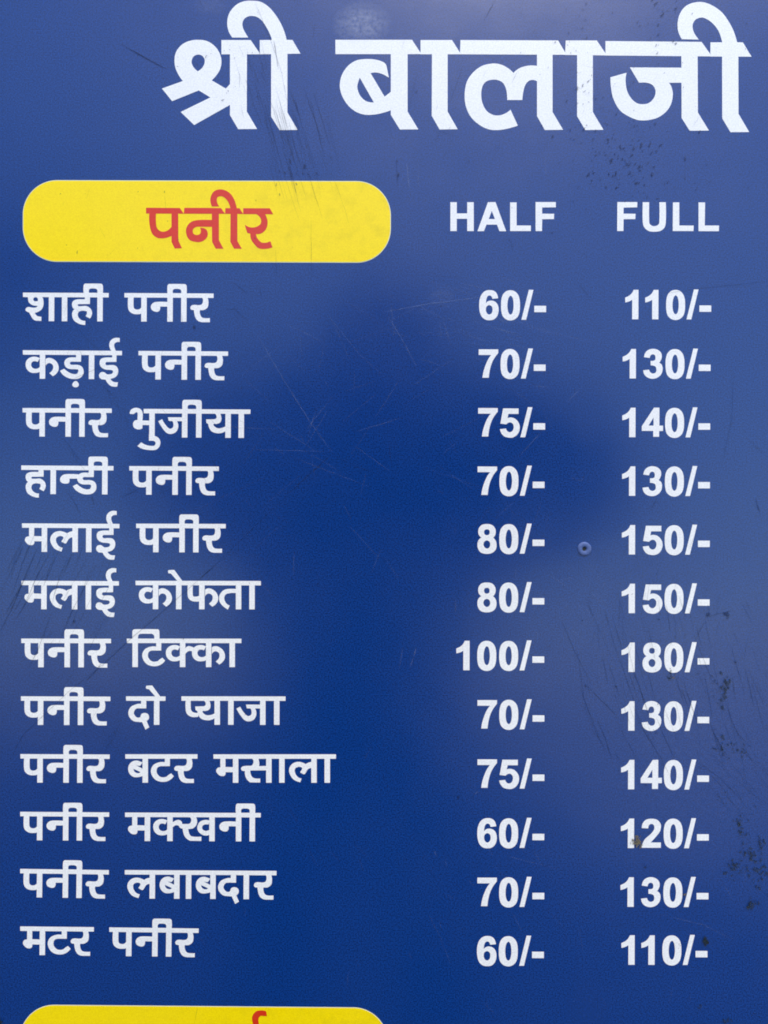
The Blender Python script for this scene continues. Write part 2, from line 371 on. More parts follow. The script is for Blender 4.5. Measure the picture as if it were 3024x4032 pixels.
digit('8', 5.184, 965, 672, 2, "290,70~ 200,85~ 140,140~ 118,215~ 130,290~ 180,350 125,400~ 103,480~ 115,570~ 170,650~ 290,680~ 410,655~ 475,590~ 493,500~ 475,410~ 425,350 465,290~ 473,200~ 440,125~ 380,82~|297,178~ 250,195~ 237,240~ 255,285~ 297,297~ 340,280~ 352,235~ 340,195~|295,405~ 245,430~ 225,480~ 245,540~ 295,570~ 345,545~ 365,485~ 345,430~")
digit('1', 4.1475, 1122, 543, 3, "305,62 305,543 203,543 203,225 150,252~ 90,268 88,190 150,160~ 195,120~ 228,62")
digit('3', 4.1475, 1122, 543, 2, "435,195 460,120~ 510,75~ 580,58~ 660,75~ 715,125~ 727,190~ 710,250~ 685,285 725,315~ 742,380~ 725,460~ 670,520~ 590,547~ 500,530~ 445,480~ 423,410 520,398 540,440~ 585,462~ 630,440~ 640,390~ 620,345~ 545,328 545,255 610,245~ 625,200~ 610,160~ 580,148~ 545,165~ 530,208")
digit('4', 4.1475, 1115, 548, 2, "600,65 688,65 688,358 748,358 748,445 685,445 685,540 588,540 588,445 402,445 402,368|593,225 593,358 512,358")
digit('2', 4.1475, 1092, 662, 2, "400,335 415,260~ 470,200~ 560,183~ 650,200~ 705,260~ 712,330~ 690,400~ 620,490~ 545,570 712,570 712,657 395,657 410,600~ 450,520~ 550,430~ 600,360~ 605,310~ 585,275~ 555,268~ 520,285~ 503,340")

def price(txt, rx, ry, rot=0.0035):
    shapes = []
    ca, sa = math.cos(rot), math.sin(rot)
    def put(ch, off):
        for o, hs in D[ch]:
            f = lambda p: (rx + (p[0] + off) * ca - p[1] * sa, ry + (p[0] + off) * sa + p[1] * ca)
            shapes.append(([f(p) for p in o], [[f(p) for p in h] for h in hs]))
    put('/', 0); put('-', 0)
    digs = txt[::-1]
    for k, ch in enumerate(digs):
        off = -86.2 * (k + 1)
        if k == 2 and txt.startswith('11'): off += 7.5
        put(ch, off)
    return shapes
HALF = [('60', 2052.9, 1259.3), ('70', 2051, 1490.5), ('75', 2049, 1721.6), ('70', 2046.7, 1951.8), ('80', 2046.1, 2179.9), ('80', 2045.8, 2410.1),
        ('100', 2045.6, 2639.6), ('70', 2046.1, 2871.4), ('75', 2046.1, 3104.7), ('60', 2045.6, 3338.1), ('70', 2045.6, 3570.5), ('60', 2044.2, 3802.3)]
FULL = [('110', 2702.9, 1257.9), ('130', 2700.5, 1490.9), ('140', 2698.8, 1722.1), ('130', 2698, 1953), ('150', 2697.3, 2184), ('150', 2696.6, 2415),
        ('180', 2695.9, 2646.6), ('130', 2695, 2877.5), ('140', 2694.2, 3108.5), ('120', 2693.3, 3339.6), ('130', 2692, 3571), ('110', 2688, 3799.1)]

def crop_shapes(ox, oy, s, *strs):
    res = []
    for sh in strs:
        conv = [[(ox + x / s, oy + y / s) for x, y in outline(p, 8)] for p in sh.split('|')]
        res.append((conv[0], conv[1:]))
    return res

SHRI = crop_shapes(600, 0, 2.765,
  "752,437 1070,437 1165,575 1170,592 752,592",
  "1170,437 1525,435 1612,585 1170,592",
  "845,560 1030,560 1028,1215 1140,1405 935,1407 845,1255",
  "1293,560 1470,560 1470,1225 1582,1415 1385,1417 1293,1270",
  "335,885 300,840~ 255,750~ 241,650~ 262,560~ 325,485~ 410,445~ 500,435~ 600,450~ 690,515~ 740,600~ 752,680~ 735,760~ 690,830~ 640,880 600,960 400,960|500,595~ 550,615~ 571,665~ 550,730~ 495,778 447,730~ 427,675~ 447,618~",
  "640,872 800,965 855,905 855,1137 455,1362 308,1220 632,1062 505,985 215,1102 105,965 340,880",
  "870,410 830,340~ 815,250~ 835,150~ 900,65~ 980,20~ 1070,8~ 1180,22~ 1270,80~ 1350,175~ 1410,280~ 1445,370~ 1467,460 1467,570 1300,570 1298,415 1265,340~ 1215,255~ 1170,205~ 1115,178~ 1050,178~ 1000,208~ 980,262~ 995,325~ 1045,410")
BALAJI = crop_shapes(1280, 80, 3.072,
  "125,237 1052,237 1155,395 1157,410 125,410",
  "795,380 998,380 998,1105 1128,1320 905,1322 795,1145",
  "800,1088 700,1120~ 600,1140~ 480,1142~ 370,1105~ 270,1020~ 200,900~ 178,790~ 200,670~ 270,560~ 370,490~ 480,470~ 600,475~ 690,500~ 735,535~ 752,600~ 772,695 690,650~ 610,632~ 550,640 720,925 800,862|420,695 590,995 500,980~ 430,920~ 395,840~ 392,780~",
  "1155,240 1535,240 1630,390 1632,412 1155,412",
  "1293,380 1482,380 1482,1105 1603,1318 1385,1322 1290,1155") + crop_shapes(1740, 80, 3.072,
  "225,240 1405,245 1490,390 1500,418 218,412",
  "1150,380 1338,380 1338,1110 1465,1325 1245,1328 1150,1160",
  "1158,552 1060,548~ 960,570~ 900,605~ 865,638 800,580~ 710,535~ 610,524~ 480,555~ 370,640~ 300,750~ 275,900~ 290,1040~ 350,1170~ 460,1270~ 570,1320~ 680,1328~ 800,1310~ 918,1275 830,1082 780,1120~ 700,1150~ 620,1145~ 540,1095~ 490,1000~ 475,900~ 490,800~ 530,745~ 600,720~ 680,725~ 740,760~ 778,840~ 790,965 972,965 985,860~ 1010,780~ 1050,735~ 1100,722~ 1158,740") + crop_shapes(2200, 80, 3.072,
  "85,245 460,245 565,400 570,425 75,420",
  "222,390 412,390 412,1110 540,1325 320,1328 222,1160") + crop_shapes(2424, 0, 2.765,
  "-111,448 935,457 1025,583 1035,615 -111,605",
  "155,735 722,738 722,902 580,902 608,950~ 622,1030~ 600,1140~ 545,1220~ 460,1280~ 370,1306~ 300,1312~ 236,1306~ 146,1270~ 47,1202~ -25,1076~ -52,941~ -57,842 119,793 108,869~ 123,986~ 173,1076~ 236,1126~ 299,1135~ 362,1121~ 416,1067~ 435,995~ 407,932~ 344,903~ 254,901",
  "715,590 892,590 895,1225 1015,1422 805,1424 718,1285",
  "1032,462 1385,462 1478,618 1030,616",
  "1158,590 1335,590 1337,1240 1453,1438 1250,1440 1160,1290",
  "720,428 680,340~ 675,250~ 700,150~ 760,70~ 850,30~ 950,25~ 1050,60~ 1150,130~ 1220,220~ 1280,330~ 1325,470 1325,600 1165,600 1160,460 1120,340~ 1060,260~ 990,208~ 930,192~ 870,215~ 838,270~ 850,350~ 905,432")
PANEER_RED = crop_shapes(540, 720, 2.9625,
  "105,292 500,295 540,355 545,362 105,360",
  "552,293 980,295 1020,355 1030,363 545,362",
  "1030,297 1195,298 1232,355 1238,365 1028,363",
  "1238,297 1548,298 1588,368 1238,366",
  "143,350 145,480~ 175,590~ 230,640~ 290,650~ 350,640~ 408,618 408,508 360,555~ 300,572~ 250,550~ 225,500~ 222,350",
  "402,350 480,350 482,675 525,765 440,768 402,690",
  "880,435 700,437~ 620,465~ 575,530~ 575,600~ 610,665~ 680,690~ 750,688~ 810,645~ 825,590~ 800,540~ 735,525 745,560~ 738,592~ 705,610~ 665,600~ 650,570~ 658,538~ 690,517~ 730,514 880,515",
  "872,350 955,350 955,670 1008,770 918,770 875,690",
  "1090,350 1170,350 1170,680 1222,770 1132,770 1088,690",
  "872,278 855,210~ 865,150~ 900,100~ 960,78~ 1030,90~ 1090,130~ 1135,200~ 1165,300 1170,360 1090,360 1090,300 1060,220~ 1020,175~ 980,158~ 940,170~ 930,200~ 940,245~ 960,278",
  "1365,355 1420,388~ 1445,430~ 1440,480~ 1390,515~ 1320,520~ 1255,490 1285,585 1320,595 1330,660~ 1370,720~ 1420,765~ 1500,772~ 1580,755 1555,683 1500,700~ 1450,695~ 1405,650~ 1388,600 1450,590~ 1505,540~ 1523,460~ 1510,400~ 1488,355")
RED2 = crop_shapes(900, 3940, 8.295,
  "1230,345 1150,318~ 1050,312~ 920,335~ 830,410~ 775,520~ 775,640~ 815,790~ 900,960 1110,960 1010,800~ 978,660~ 985,570~ 1040,495~ 1120,490 1255,500")
HALFT = crop_shapes(1760, 780, 3.7705,
  "50,62 145,62 145,228 300,228 300,62 397,62 397,490 300,490 300,308 145,308 145,490 50,490",
  "608,60 720,60 878,492 778,492 742,395 585,395 548,492 452,492|665,190 712,312 620,312",
  "937,65 1033,65 1033,408 1245,408 1245,490 937,490",
  "1315,60 1615,60 1615,137 1412,140 1412,232 1590,234 1588,312 1412,314 1410,490 1315,490")
FULLT = crop_shapes(2410, 780, 3.7705,
  "78,60 373,60 373,138 170,142 170,232 348,234 345,312 170,314 168,490 75,490",
  "455,62 550,62 550,330~ 562,390~ 625,418~ 690,390~ 702,330~ 702,62 797,62 797,360~ 775,440~ 715,488~ 625,500~ 540,488~ 475,430~ 455,350~",
  "903,65 997,65 997,408 1210,408 1208,490 900,490",
  "1283,65 1380,65 1375,408 1587,408 1585,492 1283,492")

def pill(x0, y0, x1, y1, slope, r=133.0, g=0.0):
    """rounded bar, x0..x1, top y0 (at x0) bottom y1; slightly superelliptic corners"""
    r += g; pts = []
    for cx, cy, a0 in ((x1 + g - r, y0 - g + r, -90), (x1 + g - r, y1 + g - r, 0), (x0 - g + r, y1 + g - r, 90), (x0 - g + r, y0 - g + r, 180)):
        for k in range(0, 25):
            a = R(a0 + k * 90 / 24)
            pts.append((cx + r * math.cos(a), cy + r * math.sin(a)))
    return [([(x, y + (x - x0) * slope) for x, y in pts], [])]

# ------------------------------------------------------------------ the board
root = bpy.data.objects.new('menu_board', None); C.objects.link(root)
root.matrix_world = BM
root['label'] = 'blue printed menu board with white dish names, half and full prices and yellow section badges'
root['category'] = 'menu board'
root['group'] = ''
del root['group']

XL, XR, YB, YT = -0.2290, 0.29, -0.40, 0.345     # panel-local edges
bm = bmesh.new()
hx, hy = P2(2300.5, 2161.5)
def box(bm, x0, x1, y0, y1, z0, z1):
    vs = [bm.verts.new(p) for p in ((x0,y0,z0),(x1,y0,z0),(x1,y1,z0),(x0,y1,z0),(x0,y0,z1),(x1,y0,z1),(x1,y1,z1),(x0,y1,z1))]
    for f in ((3,2,1,0),(4,5,6,7),(0,1,5,4),(1,2,6,5),(2,3,7,6),(3,0,4,7)):
        bm.faces.new([vs[i] for i in f])
    return vs
box(bm, XL, XR, YB, YT, -0.004, 0.0)
me = bpy.data.meshes.new('panel'); bm.to_mesh(me); bm.free()
panel = obj('panel', me, M_BLUE, root)
bv = panel.modifiers.new('edge', 'BEVEL'); bv.width = 0.0008; bv.segments = 2

# folded aluminium edge and two posts behind carry the panel
bm = bmesh.new()
e = 0.012
box(bm, XL - e, XL - 0.0005, YB - e, YT + e, -0.014, 0.003)
box(bm, XR + 0.0005, XR + e, YB - e, YT + e, -0.014, 0.003)
box(bm, XL - 0.0004, XR + 0.0004, YT + 0.0005, YT + e, -0.0139, 0.0029)
box(bm, XL - 0.0004, XR + 0.0004, YB - e, YB - 0.0005, -0.0139, 0.0029)
me = bpy.data.meshes.new('edge_trim'); bm.to_mesh(me); bm.free()
obj('edge_trim', me, M_STEEL, root)
for sx in (-0.15, 0.21):
    # upright post from the ground to the back of the panel
    bm = bmesh.new()
    Bi = BM.inverted()
    zl = YB - 0.012
    yb_ground = -(BC.z) / UPV.z        # along the board's own slope down to the ground
    box(bm, sx - 0.015, sx + 0.015, yb_ground - 0.02, YT - 0.02, -0.0345, -0.0045)
    me = bpy.data.meshes.new('post'); bm.to_mesh(me); bm.free()
    obj('post', me, M_STEEL, root)

Z = 0.0
L1 = (0.00004, 0.00010)
def lettering(name, shapes, m, parent=root, z=L1, label=None):
    return obj(name, sheet_mesh(name, shapes, z[0], z[1]), m, parent, label)

lettering('title_lettering', SHRI, M_WHITE, label='large white Devanagari title word श्री')
lettering('title_lettering', BALAJI, M_WHITE, label='large white Devanagari title word बालाजी')

def badge(x0, y0, x1, y1, slope, txt, lab, lab2):
    bd = lettering('section_badge', pill(x0, y0, x1, y1, slope), M_YELLOW, z=(0.00012, 0.00018), label=lab)
    lettering('badge_border', pill(x0, y0, x1, y1, slope, g=2.6), M_CREAM, bd, z=(0.00004, 0.00010))
    if txt: lettering('badge_lettering', txt, M_RED, bd, z=(0.00020, 0.00026), label=lab2)
badge(92.6, 711.8, 1536.5, 1028.2, 0.0030, PANEER_RED, 'yellow rounded badge with the red section name पनीर', 'red Devanagari word पनीर')
badge(81, 3957.5, 1524.5, 4275, 0.0085, RED2, 'yellow rounded badge of the next section, cut by the lower edge of the photo', 'tip of a red Devanagari word')
lettering('column_heading', HALFT, M_WHITE, label='white capitals HALF above the left price column')
lettering('column_heading', FULLT, M_WHITE, label='white capitals FULL above the right price column')
for i, ((nm, sh), h, f) in enumerate(zip(ROWS, HALF, FULL)):
    lettering('dish_name', sh, M_WHITE, label='white Devanagari dish name ' + nm)
    lettering('price', price(*h), M_WHITE, label='half price %s/- on the line of %s' % (h[0], nm))
    lettering('price', price(*f), M_WHITE, label='full price %s/- on the line of %s' % (f[0], nm))

# ------------------------------------------------------------------ rivet
bm = bmesh.new()
N = 40
prof = [(27.5, 0.0), (27.0, 2.0), (24.5, 4.2), (19, 5.6), (12, 5.0), (8.6, 3.2), (7.6, 0.3)]
rings = []
random.seed(5)
for r_, z_ in prof:
    rings.append([bm.verts.new((hx + (r_ * (1 + 0.03 * math.sin(3 * a + 1) + random.uniform(-.012, .012))) * PX * math.cos(a), hy + r_ * PX * 1.02 * math.sin(a), z_ * PX + 0.00003)) for a in [2 * math.pi * k / N for k in range(N)]])
for a, b_ in zip(rings, rings[1:]):
    for k in range(N):
        bm.faces.new((a[k], a[(k+1) % N], b_[(k+1) % N], b_[k]))
me = bpy.data.meshes.new('rivet'); bm.to_mesh(me); bm.free()
for p in me.polygons: p.use_smooth = True
rv = obj('rivet', me, M_RIVET, root, 'pale worn rivet head between the two price columns')
bm = bmesh.new()
bm.faces.new([bm.verts.new((hx + 8.4 * PX * math.cos(a) * (1 + .12 * math.sin(2*a)), hy + 8 * PX * math.sin(a), 0.00007)) for a in [2 * math.pi * k / 24 for k in range(24)]])
me = bpy.data.meshes.new('rivet_hole'); bm.to_mesh(me); bm.free()
obj('rivet_hole', me, M_HOLE, rv)

# ------------------------------------------------------------------ scratches and dirt, all with real outlines
def ribbon(bm, pts, wd, z):
    """tapered hair-thin strip through photograph points"""
    P = [Vector(P2(*p)) for p in pts]
    L = []; n = len(P)
    for i, p in enumerate(P):
        d = (P[min(i+1, n-1)] - P[max(i-1, 0)]).normalized()
        nn = Vector((-d.y, d.x))
        k = wd * PX * 0.5 * (0.25 + 0.75 * math.sin(math.pi * min(1, max(0, i / (n-1)))) ** 0.6) * random.uniform(0.6, 1.3)
        L.append((bm.verts.new((*(p + nn * k), z)), bm.verts.new((*(p - nn * k), z))))
    for a, b_ in zip(L, L[1:]):
        bm.faces.new((a[1], b_[1], b_[0], a[0]))

def line(x0, y0, x1, y1, jit=0.012, step=22):
    d = math.hypot(x1-x0, y1-y0); n = max(3, int(d / step))
    b = random.uniform(-1, 1) * d * jit
    out = []
    for k in range(n + 1):
        u = k / n; s = math.sin(math.pi * u) * b + random.uniform(-1, 1) * 0.8
        out.append((x0 + (x1-x0)*u - (y1-y0)/d*s, y0 + (y1-y0)*u + (x1-x0)/d*s))
    return out

def poly(pts, step=22):
    out = []
    for a, b_ in zip(pts, pts[1:]):
        out += line(*a, *b_, jit=0.004, step=step)[:-1]
    return out + [pts[-1]]

random.seed(11)
bm = bmesh.new(); zi = [0.00030]
def z():
    zi[0] += 2e-7; return zi[0]
# individually seen dark scratches
for pts, wd in (
    ([(457,163),(560,222),(669,280)], 3.2), ([(515,196),(600,243),(655,272)], 6), ([(1004,9),(1025,60),(1062,150),(1098,250),(1113,305)], 2.6), ([(1110,290),(1130,398)], 2),
    ([(1085,985),(1090,1095)], 2.2), ([(1225,870),(1228,1100)], 2.2), ([(1078,160),(1096,270)], 5),
    ([(1302,1792),(1225,1863),(1139,1941)], 4.5), ([(1139,1941),(995,2081),(870,2205),(787,2280)], 2.4), ([(845,2228),(787,2280)], 5),
    ([(787,2280),(700,2355),(579,2461),(520,2510),(407,2615),(350,2660)], 4), ([(350,2660),(271,2723),(200,2790),(90,2895),(45,2985)], 3),
    ([(400,2610),(380,2640),(340,2680)], 5),
    ([(145,2163),(90,2290),(50,2390),(0,2488)], 5), ([(122,2240),(70,2330),(20,2420)], 4), ([(195,2180),(150,2260),(120,2330)], 3), ([(270,2190),(235,2270),(205,2380)], 4),
    ([(285,2180),(250,2260)], 4), ([(175,2260),(60,2440)], 2.5), ([(205,2410),(150,2560),(110,2640)], 3.5),
    ([(249,1724),(290,1780),(316,1814)], 3), ([(262,1930),(300,1990),(316,2020)], 3), ([(360,1950),(372,1990)], 4), ([(270,1500),(340,1470),(410,1440)], 2.5), ([(415,1500),(440,1590)], 2),
    ([(913,1109),(950,1135),(976,1160)], 3), ([(890,1217),(925,1217),(976,1267)], 3.2), ([(920,1225),(950,1290)], 2.5), ([(1022,1130),(1032,1175)], 2.5),
    ([(479,1959),(560,1918)], 3.2), ([(624,1905),(651,1959)], 3), ([(795,1765),(820,1745)], 5), ([(770,1545),(778,1570)], 4),
    ([(1311,1790),(1400,1835),(1500,1870)], 2), ([(2600,1160),(2720,1140),(2860,1125),(3024,1108)], 2.2), ([(2887,1449),(2882,1651),(2841,1835)], 2.4),
    ([(2950,1735),(3010,1790)], 3), ([(2974,1963),(2993,2023)], 5), ([(2590,1960),(2560,2010)], 3), ([(2270,1110),(2330,1180)], 2.2),
    ([(2492,2634),(2530,2740),(2556,2827)], 4), ([(2550,2640),(2580,2760)], 3), ([(2584,2827),(2620,2910),(2657,2992)], 3.5), ([(2308,2698),(2370,2760),(2437,2827)], 3),
    ([(2350,2830),(2380,2900),(2410,2990)], 4), ([(2768,2634),(2790,2740),(2804,2827)], 3), ([(2878,2542),(2933,2735)], 2.6), ([(2933,2625),(2970,2790)], 3),
    ([(2777,2441),(2731,2533)], 3), ([(2777,2432),(2830,2415),(2887,2404)], 3), ([(2210,2440),(2260,2560),(2330,2700)], 2.2), ([(2560,2270),(2545,2380)], 2),
    ([(2150,2560),(2182,2516)], 2.6), ([(2500,2820),(2600,2980),(2640,3060)], 2.4), ([(2420,2960),(2450,3010)], 2), ([(1530,1740),(1542,1830)], 3), ([(2340,2870),(2390,2965)], 3.5),
    ([(2750,3000),(2830,3060),(2900,3130)], 2.5), ([(2800,2870),(2870,2990)], 3), ([(400,3050),(410,3020)], 5), ([(780,3960),(765,4031)], 1.6),
    ([(1950,0),(1900,90)], 3), ([(1825,250),(1770,410)], 2.4), ([(1640,300),(1610,430)], 2), ([(1735,520),(1712,560)], 3), ([(1710,510),(1800,540)], 2.2), ([(2010,940),(2015,975)], 3),
    ([(1560,640),(1565,730)], 2.6), ([(1240,90),(1230,160)], 2.2)):
    ribbon(bm, poly(pts), wd, z())
# bundles of fine scratches
def bundle(n, xr, yr, slope, ln, wd=(1.0, 2.6)):
    for _ in range(n):
        x = random.uniform(*xr); y = random.uniform(*yr); l = random.uniform(*ln) ; s = random.gauss(*slope)
        ribbon(bm, line(x, y, x + l * s, y + l), random.uniform(*wd), z())
bundle(46, (1030, 1290), (330, 640), (0.28, 0.05), (60, 280), (1.2, 3.0))
bundle(16, (900, 1060), (60, 420), (0.30, 0.10), (40, 160))
bundle(26, (80, 460), (2080, 2420), (-0.45, 0.08), (60, 240), (1.2, 3.0))
bundle(18, (20, 520), (2380, 2900), (-0.7, 0.12), (40, 200), (0.8, 1.8))
bundle(70, (2260, 2980), (2330, 2860), (0.32, 0.10), (40, 230), (1.1, 2.8))
bundle(22, (2340, 2980), (2100, 2500), (-0.25, 0.2), (30, 130), (0.8, 1.6))
bundle(20, (2700, 3010), (2850, 3120), (0.9, 0.3), (30, 140), (1.0, 2.4))
bundle(40, (250, 1050), (1180, 2050), (0.25, 0.5), (20, 110), (1.0, 2.4))
bundle(20, (40, 700), (30, 1000), (-0.3, 0.5), (20, 80), (0.7, 1.4))
bundle(20, (1560, 2800), (20, 700), (-0.35, 0.3), (15, 70), (0.8, 1.8))
me = bpy.data.meshes.new('scratch_marks'); bm.to_mesh(me); bm.free()
o = obj('scratch_marks', me, M_SCR_D, root, 'dark scratches scattered over the panel'); o['kind'] = 'stuff'

bm = bmesh.new()
for pts, wd in (([(1013,1317),(1120,1500),(1220,1660),(1311,1787)], 3), ([(1528,1247),(1590,1350),(1638,1440)], 2.6), ([(2134,1697),(2090,1745),(2042,1798)], 3),
    ([(2299,1515),(2230,1587)], 2.6), ([(1794,2358),(1792,2413)], 3.5), ([(1585,2551),(1572,2634)], 3.5), ([(1638,2551),(1628,2590)], 6), ([(1628,2590),(1615,2625)], 3.5),
    ([(1505,1230),(1700,1195),(1900,1170)], 4), ([(1550,1300),(1540,1200)], 3), ([(1745,1260),(1775,1360)], 2.6), ([(1730,1260),(1740,1340)], 2.6), ([(870,1680),(1080,1690)], 2),
    ([(1310,1560),(1200,1700)], 2), ([(1290,1240),(1420,1400),(1500,1470)], 2.2), ([(1000,1770),(1300,1778)], 1.8), ([(1400,1700),(1600,1640)], 2),
    ([(2090,1520),(2170,1525)], 2.4), ([(2250,1880),(2290,1895),(2300,1875)], 3.5), ([(1600,640),(1612,745)], 4), ([(1645,620),(1650,760)], 2.4), ([(2145,610),(2150,700)], 2.5),
    ([(1710,3350),(1720,3372)], 5), ([(1880,3115),(1869,3125)], 6), ([(2890,3700),(2770,3640),(2600,3600)], 2), ([(2000,3370),(2190,3420)], 2),
    ([(1570,1500),(1480,1640)], 1.6), ([(1180,1310),(1190,1400)], 1.6), ([(1360,1540),(1480,1500)], 1.6)):
    ribbon(bm, poly(pts), wd, z())
bundle(60, (900, 2250), (1150, 2250), (0.2, 1.1), (20, 150), (0.9, 1.8))
bundle(34, (1500, 2100), (1090, 1420), (3.0, 1.2), (15, 60), (0.9, 2.0))
bundle(30, (1500, 2950), (3150, 3950), (0.6, 0.6), (20, 110), (0.7, 1.5))
bundle(30, (2000, 2700), (2200, 2500), (0.5, 1.5), (10, 50), (1.0, 2.4))
bundle(26, (300, 1500), (2900, 3900), (0.3, 0.8), (20, 90), (0.6, 1.2))
me = bpy.data.meshes.new('pale_scratch_marks'); bm.to_mesh(me); bm.free()
o = obj('scratch_marks', me, M_SCR_L, root, 'pale hairline scratches over the panel'); o['kind'] = 'stuff'

def blob(bm, x, y, rx, ry, ang, rough=0.3, n=11):
    ph = [random.uniform(0, 6.28) for _ in range(3)]
    vs = []
    zz = z()
    for k in range(n):
        a = 2 * math.pi * k / n
        r_ = 1 + rough * (math.sin(2*a + ph[0]) * .5 + math.sin(3*a + ph[1]) * .4 + math.sin(5*a + ph[2]) * .3) + random.uniform(-.5, .5) * rough
        px_, py_ = rx * r_ * math.cos(a), ry * r_ * math.sin(a)
        X = x + px_ * math.cos(ang) - py_ * math.sin(ang); Y = y + px_ * math.sin(ang) + py_ * math.cos(ang)
        vs.append(bm.verts.new((*P2(X, Y), zz)))
    f = bm.faces.new(vs[::-1])

bm = bmesh.new()
def scatter(n, cx, cy, sx, sy, r, ang=(2.1, 0.35), el=(1.2, 3.0)):
    for _ in range(n):
        rr = random.uniform(*r) * random.choice((0.6, 0.8, 1, 1.4))
        blob(bm, random.gauss(cx, sx), random.gauss(cy, sy), rr * random.uniform(*el), rr, random.gauss(*ang))
scatter(110, 2420, 610, 95, 85, (1.0, 3.2))
scatter(60, 2560, 700, 90, 60, (0.9, 2.6))
scatter(45, 2320, 340, 55, 130, (1.0, 2.6))
scatter(45, 2600, 80, 60, 70, (1.0, 2.8))
scatter(80, 2600, 420, 260, 260, (0.8, 2.2))
scatter(40, 2000, 560, 300, 260, (0.7, 2.0))
scatter(30, 2250, 60, 80, 60, (0.8, 2.4))
scatter(24, 870, 160, 90, 90, (0.7, 1.9), (0.5, 1.0))
scatter(16, 930, 350, 80, 90, (0.7, 2.0), (0.5, 1.0))
scatter(14, 550, 850, 260, 110, (0.8, 2.0), (0.5, 1.0))
scatter(22, 1150, 690, 50, 40, (1.0, 3.5), (1.2, 0.3))
scatter(30, 2700, 2720, 200, 200, (0.8, 2.4))
scatter(50, 1500, 2000, 900, 1200, (0.6, 1.6))
for x, y, r_ in ((1563,635,4),(1569,690,5),(1845,634,3),(2292,2443,3),(2425,2703,4),(2305,2700,4),(1803,3138,5),(2540,3413,5),(2787,2420,7),(2860,2418,9),(765,1289,6),(293,2447,5),(2300,1000,2),(2895,2607,4),(2540,3090,3)):
    blob(bm, x, y, r_ * 1.3, r_, random.uniform(0, 3))
me = bpy.data.meshes.new('dark_specks'); bm.to_mesh(me); bm.free()
o = obj('dirt_specks', me, M_SPECK, root, 'small dark specks, densest under the title'); o['kind'] = 'stuff'

bm = bmesh.new()
def colony(n, cx, cy, sx, sy, r, ang=(1.4, 0.5)):
    for _ in range(int(n * 1.5)):
        rr = random.uniform(*r) * random.choice((.35, .5, .7, .95))
        blob(bm, random.gauss(cx, sx), random.gauss(cy, sy), rr * random.uniform(1, 1.8), rr, random.gauss(*ang), 0.55, 13)
colony(16, 2856, 2695, 12, 26, (3, 8)); colony(10, 2838, 2760, 8, 26, (2, 6)); colony(8, 2815, 2690, 20, 30, (2, 4))
colony(14, 2868, 2930, 22, 22, (3, 7)); colony(10, 2930, 2965, 22, 14, (2, 5)); colony(9, 2639, 2655, 10, 12, (2, 6)); colony(6, 2700, 2650, 60, 20, (1.5, 3))
colony(10, 2905, 3245, 14, 14, (3, 7)); colony(12, 2932, 3290, 12, 36, (2, 7)); colony(16, 2960, 3360, 26, 18, (3, 8)); colony(14, 2895, 3420, 14, 18, (3, 8))
colony(22, 2970, 3440, 28, 40, (3, 8)); colony(12, 3005, 3330, 16, 60, (3, 8)); colony(9, 2966, 3560, 12, 9, (5, 9)); colony(14, 2776, 3706, 7, 8, (5, 8)); colony(4, 2755, 3966, 5, 6, (3, 6))
colony(6, 2865, 4018, 12, 5, (3, 7)); colony(20, 2920, 3180, 50, 60, (1.5, 3.5)); colony(4, 2668, 3716, 5, 8, (2, 3)); colony(4, 2, 4024, 3, 3, (5, 8)); colony(6, 2985, 3990, 15, 12, (1.5, 3))
me = bpy.data.meshes.new('mould_spots'); bm.to_mesh(me); bm.free()
o = obj('mould_spots', me, M_MOULD, root, 'olive black mould spots near the right edge'); o['kind'] = 'stuff'

bm = bmesh.new()
colony(34, 2513, 3310, 11, 14, (2, 6)); colony(4, 2695, 3520, 3, 5, (2, 4)); colony(5, 2487, 3318, 6, 8, (2, 3.5)); colony(3, 2650, 2668, 5, 4, (2, 3.5))
me = bpy.data.meshes.new('mud_stain'); bm.to_mesh(me); bm.free()
o = obj('mud_stain', me, M_MUD, root, 'brown dried mud between the digits 1 and 2 of the price 120'); o['kind'] = 'stuff'

#@@REST@@
# ------------------------------------------------------------------ unseen street behind the photographer, invented as what the gloss reflects
def plane(name, x0, x1, y0, y1, z, m, lab=None):
    bm = bmesh.new()
    bm.faces.new([bm.verts.new(p) for p in ((x0,y0,z),(x1,y0,z),(x1,y1,z),(x0,y1,z))])
    me = bpy.data.meshes.new(name); bm.to_mesh(me); bm.free()
    o = obj(name, me, m); o['kind'] = 'structure'
    if lab: o['label'] = lab
    return o
def ground_mat(name, a, b_, scale, rough=0.9):
    m, t, b = mat(name)
    g = node(t, 'ShaderNodeTexNoise', Scale=scale, Detail=8.0, Roughness=0.65)
    tc = t.nodes.new('ShaderNodeTexCoord'); t.links.new(tc.outputs['Object'], g.inputs['Vector'])
    t.links.new(mixc(t, ramp(t, g.outputs['Fac'], 0.3, 0.7), a + (1,), b_ + (1,)), b.inputs['Base Color'])
    b.inputs['Roughness'].default_value = rough
    bp = node(t, 'ShaderNodeBump', Strength=0.4, Distance=0.02)
    t.links.new(g.outputs['Fac'], bp.inputs['Height']); t.links.new(bp.outputs[0], b.inputs['Normal'])
    return m
M_SOIL = ground_mat('dry_soil', (0.05, 0.045, 0.035), (0.085, 0.075, 0.06), 3.0)
M_ASPH = ground_mat('asphalt', (0.020, 0.020, 0.022), (0.036, 0.036, 0.036), 14.0)
M_CONC = ground_mat('pale_concrete', (0.36, 0.38, 0.39), (0.48, 0.50, 0.51), 2.5)
plane('ground', -150, 150, -150, 150, 0.0, M_SOIL)
plane('road', -150, 150, -10, 1.5, 0.004, M_ASPH)
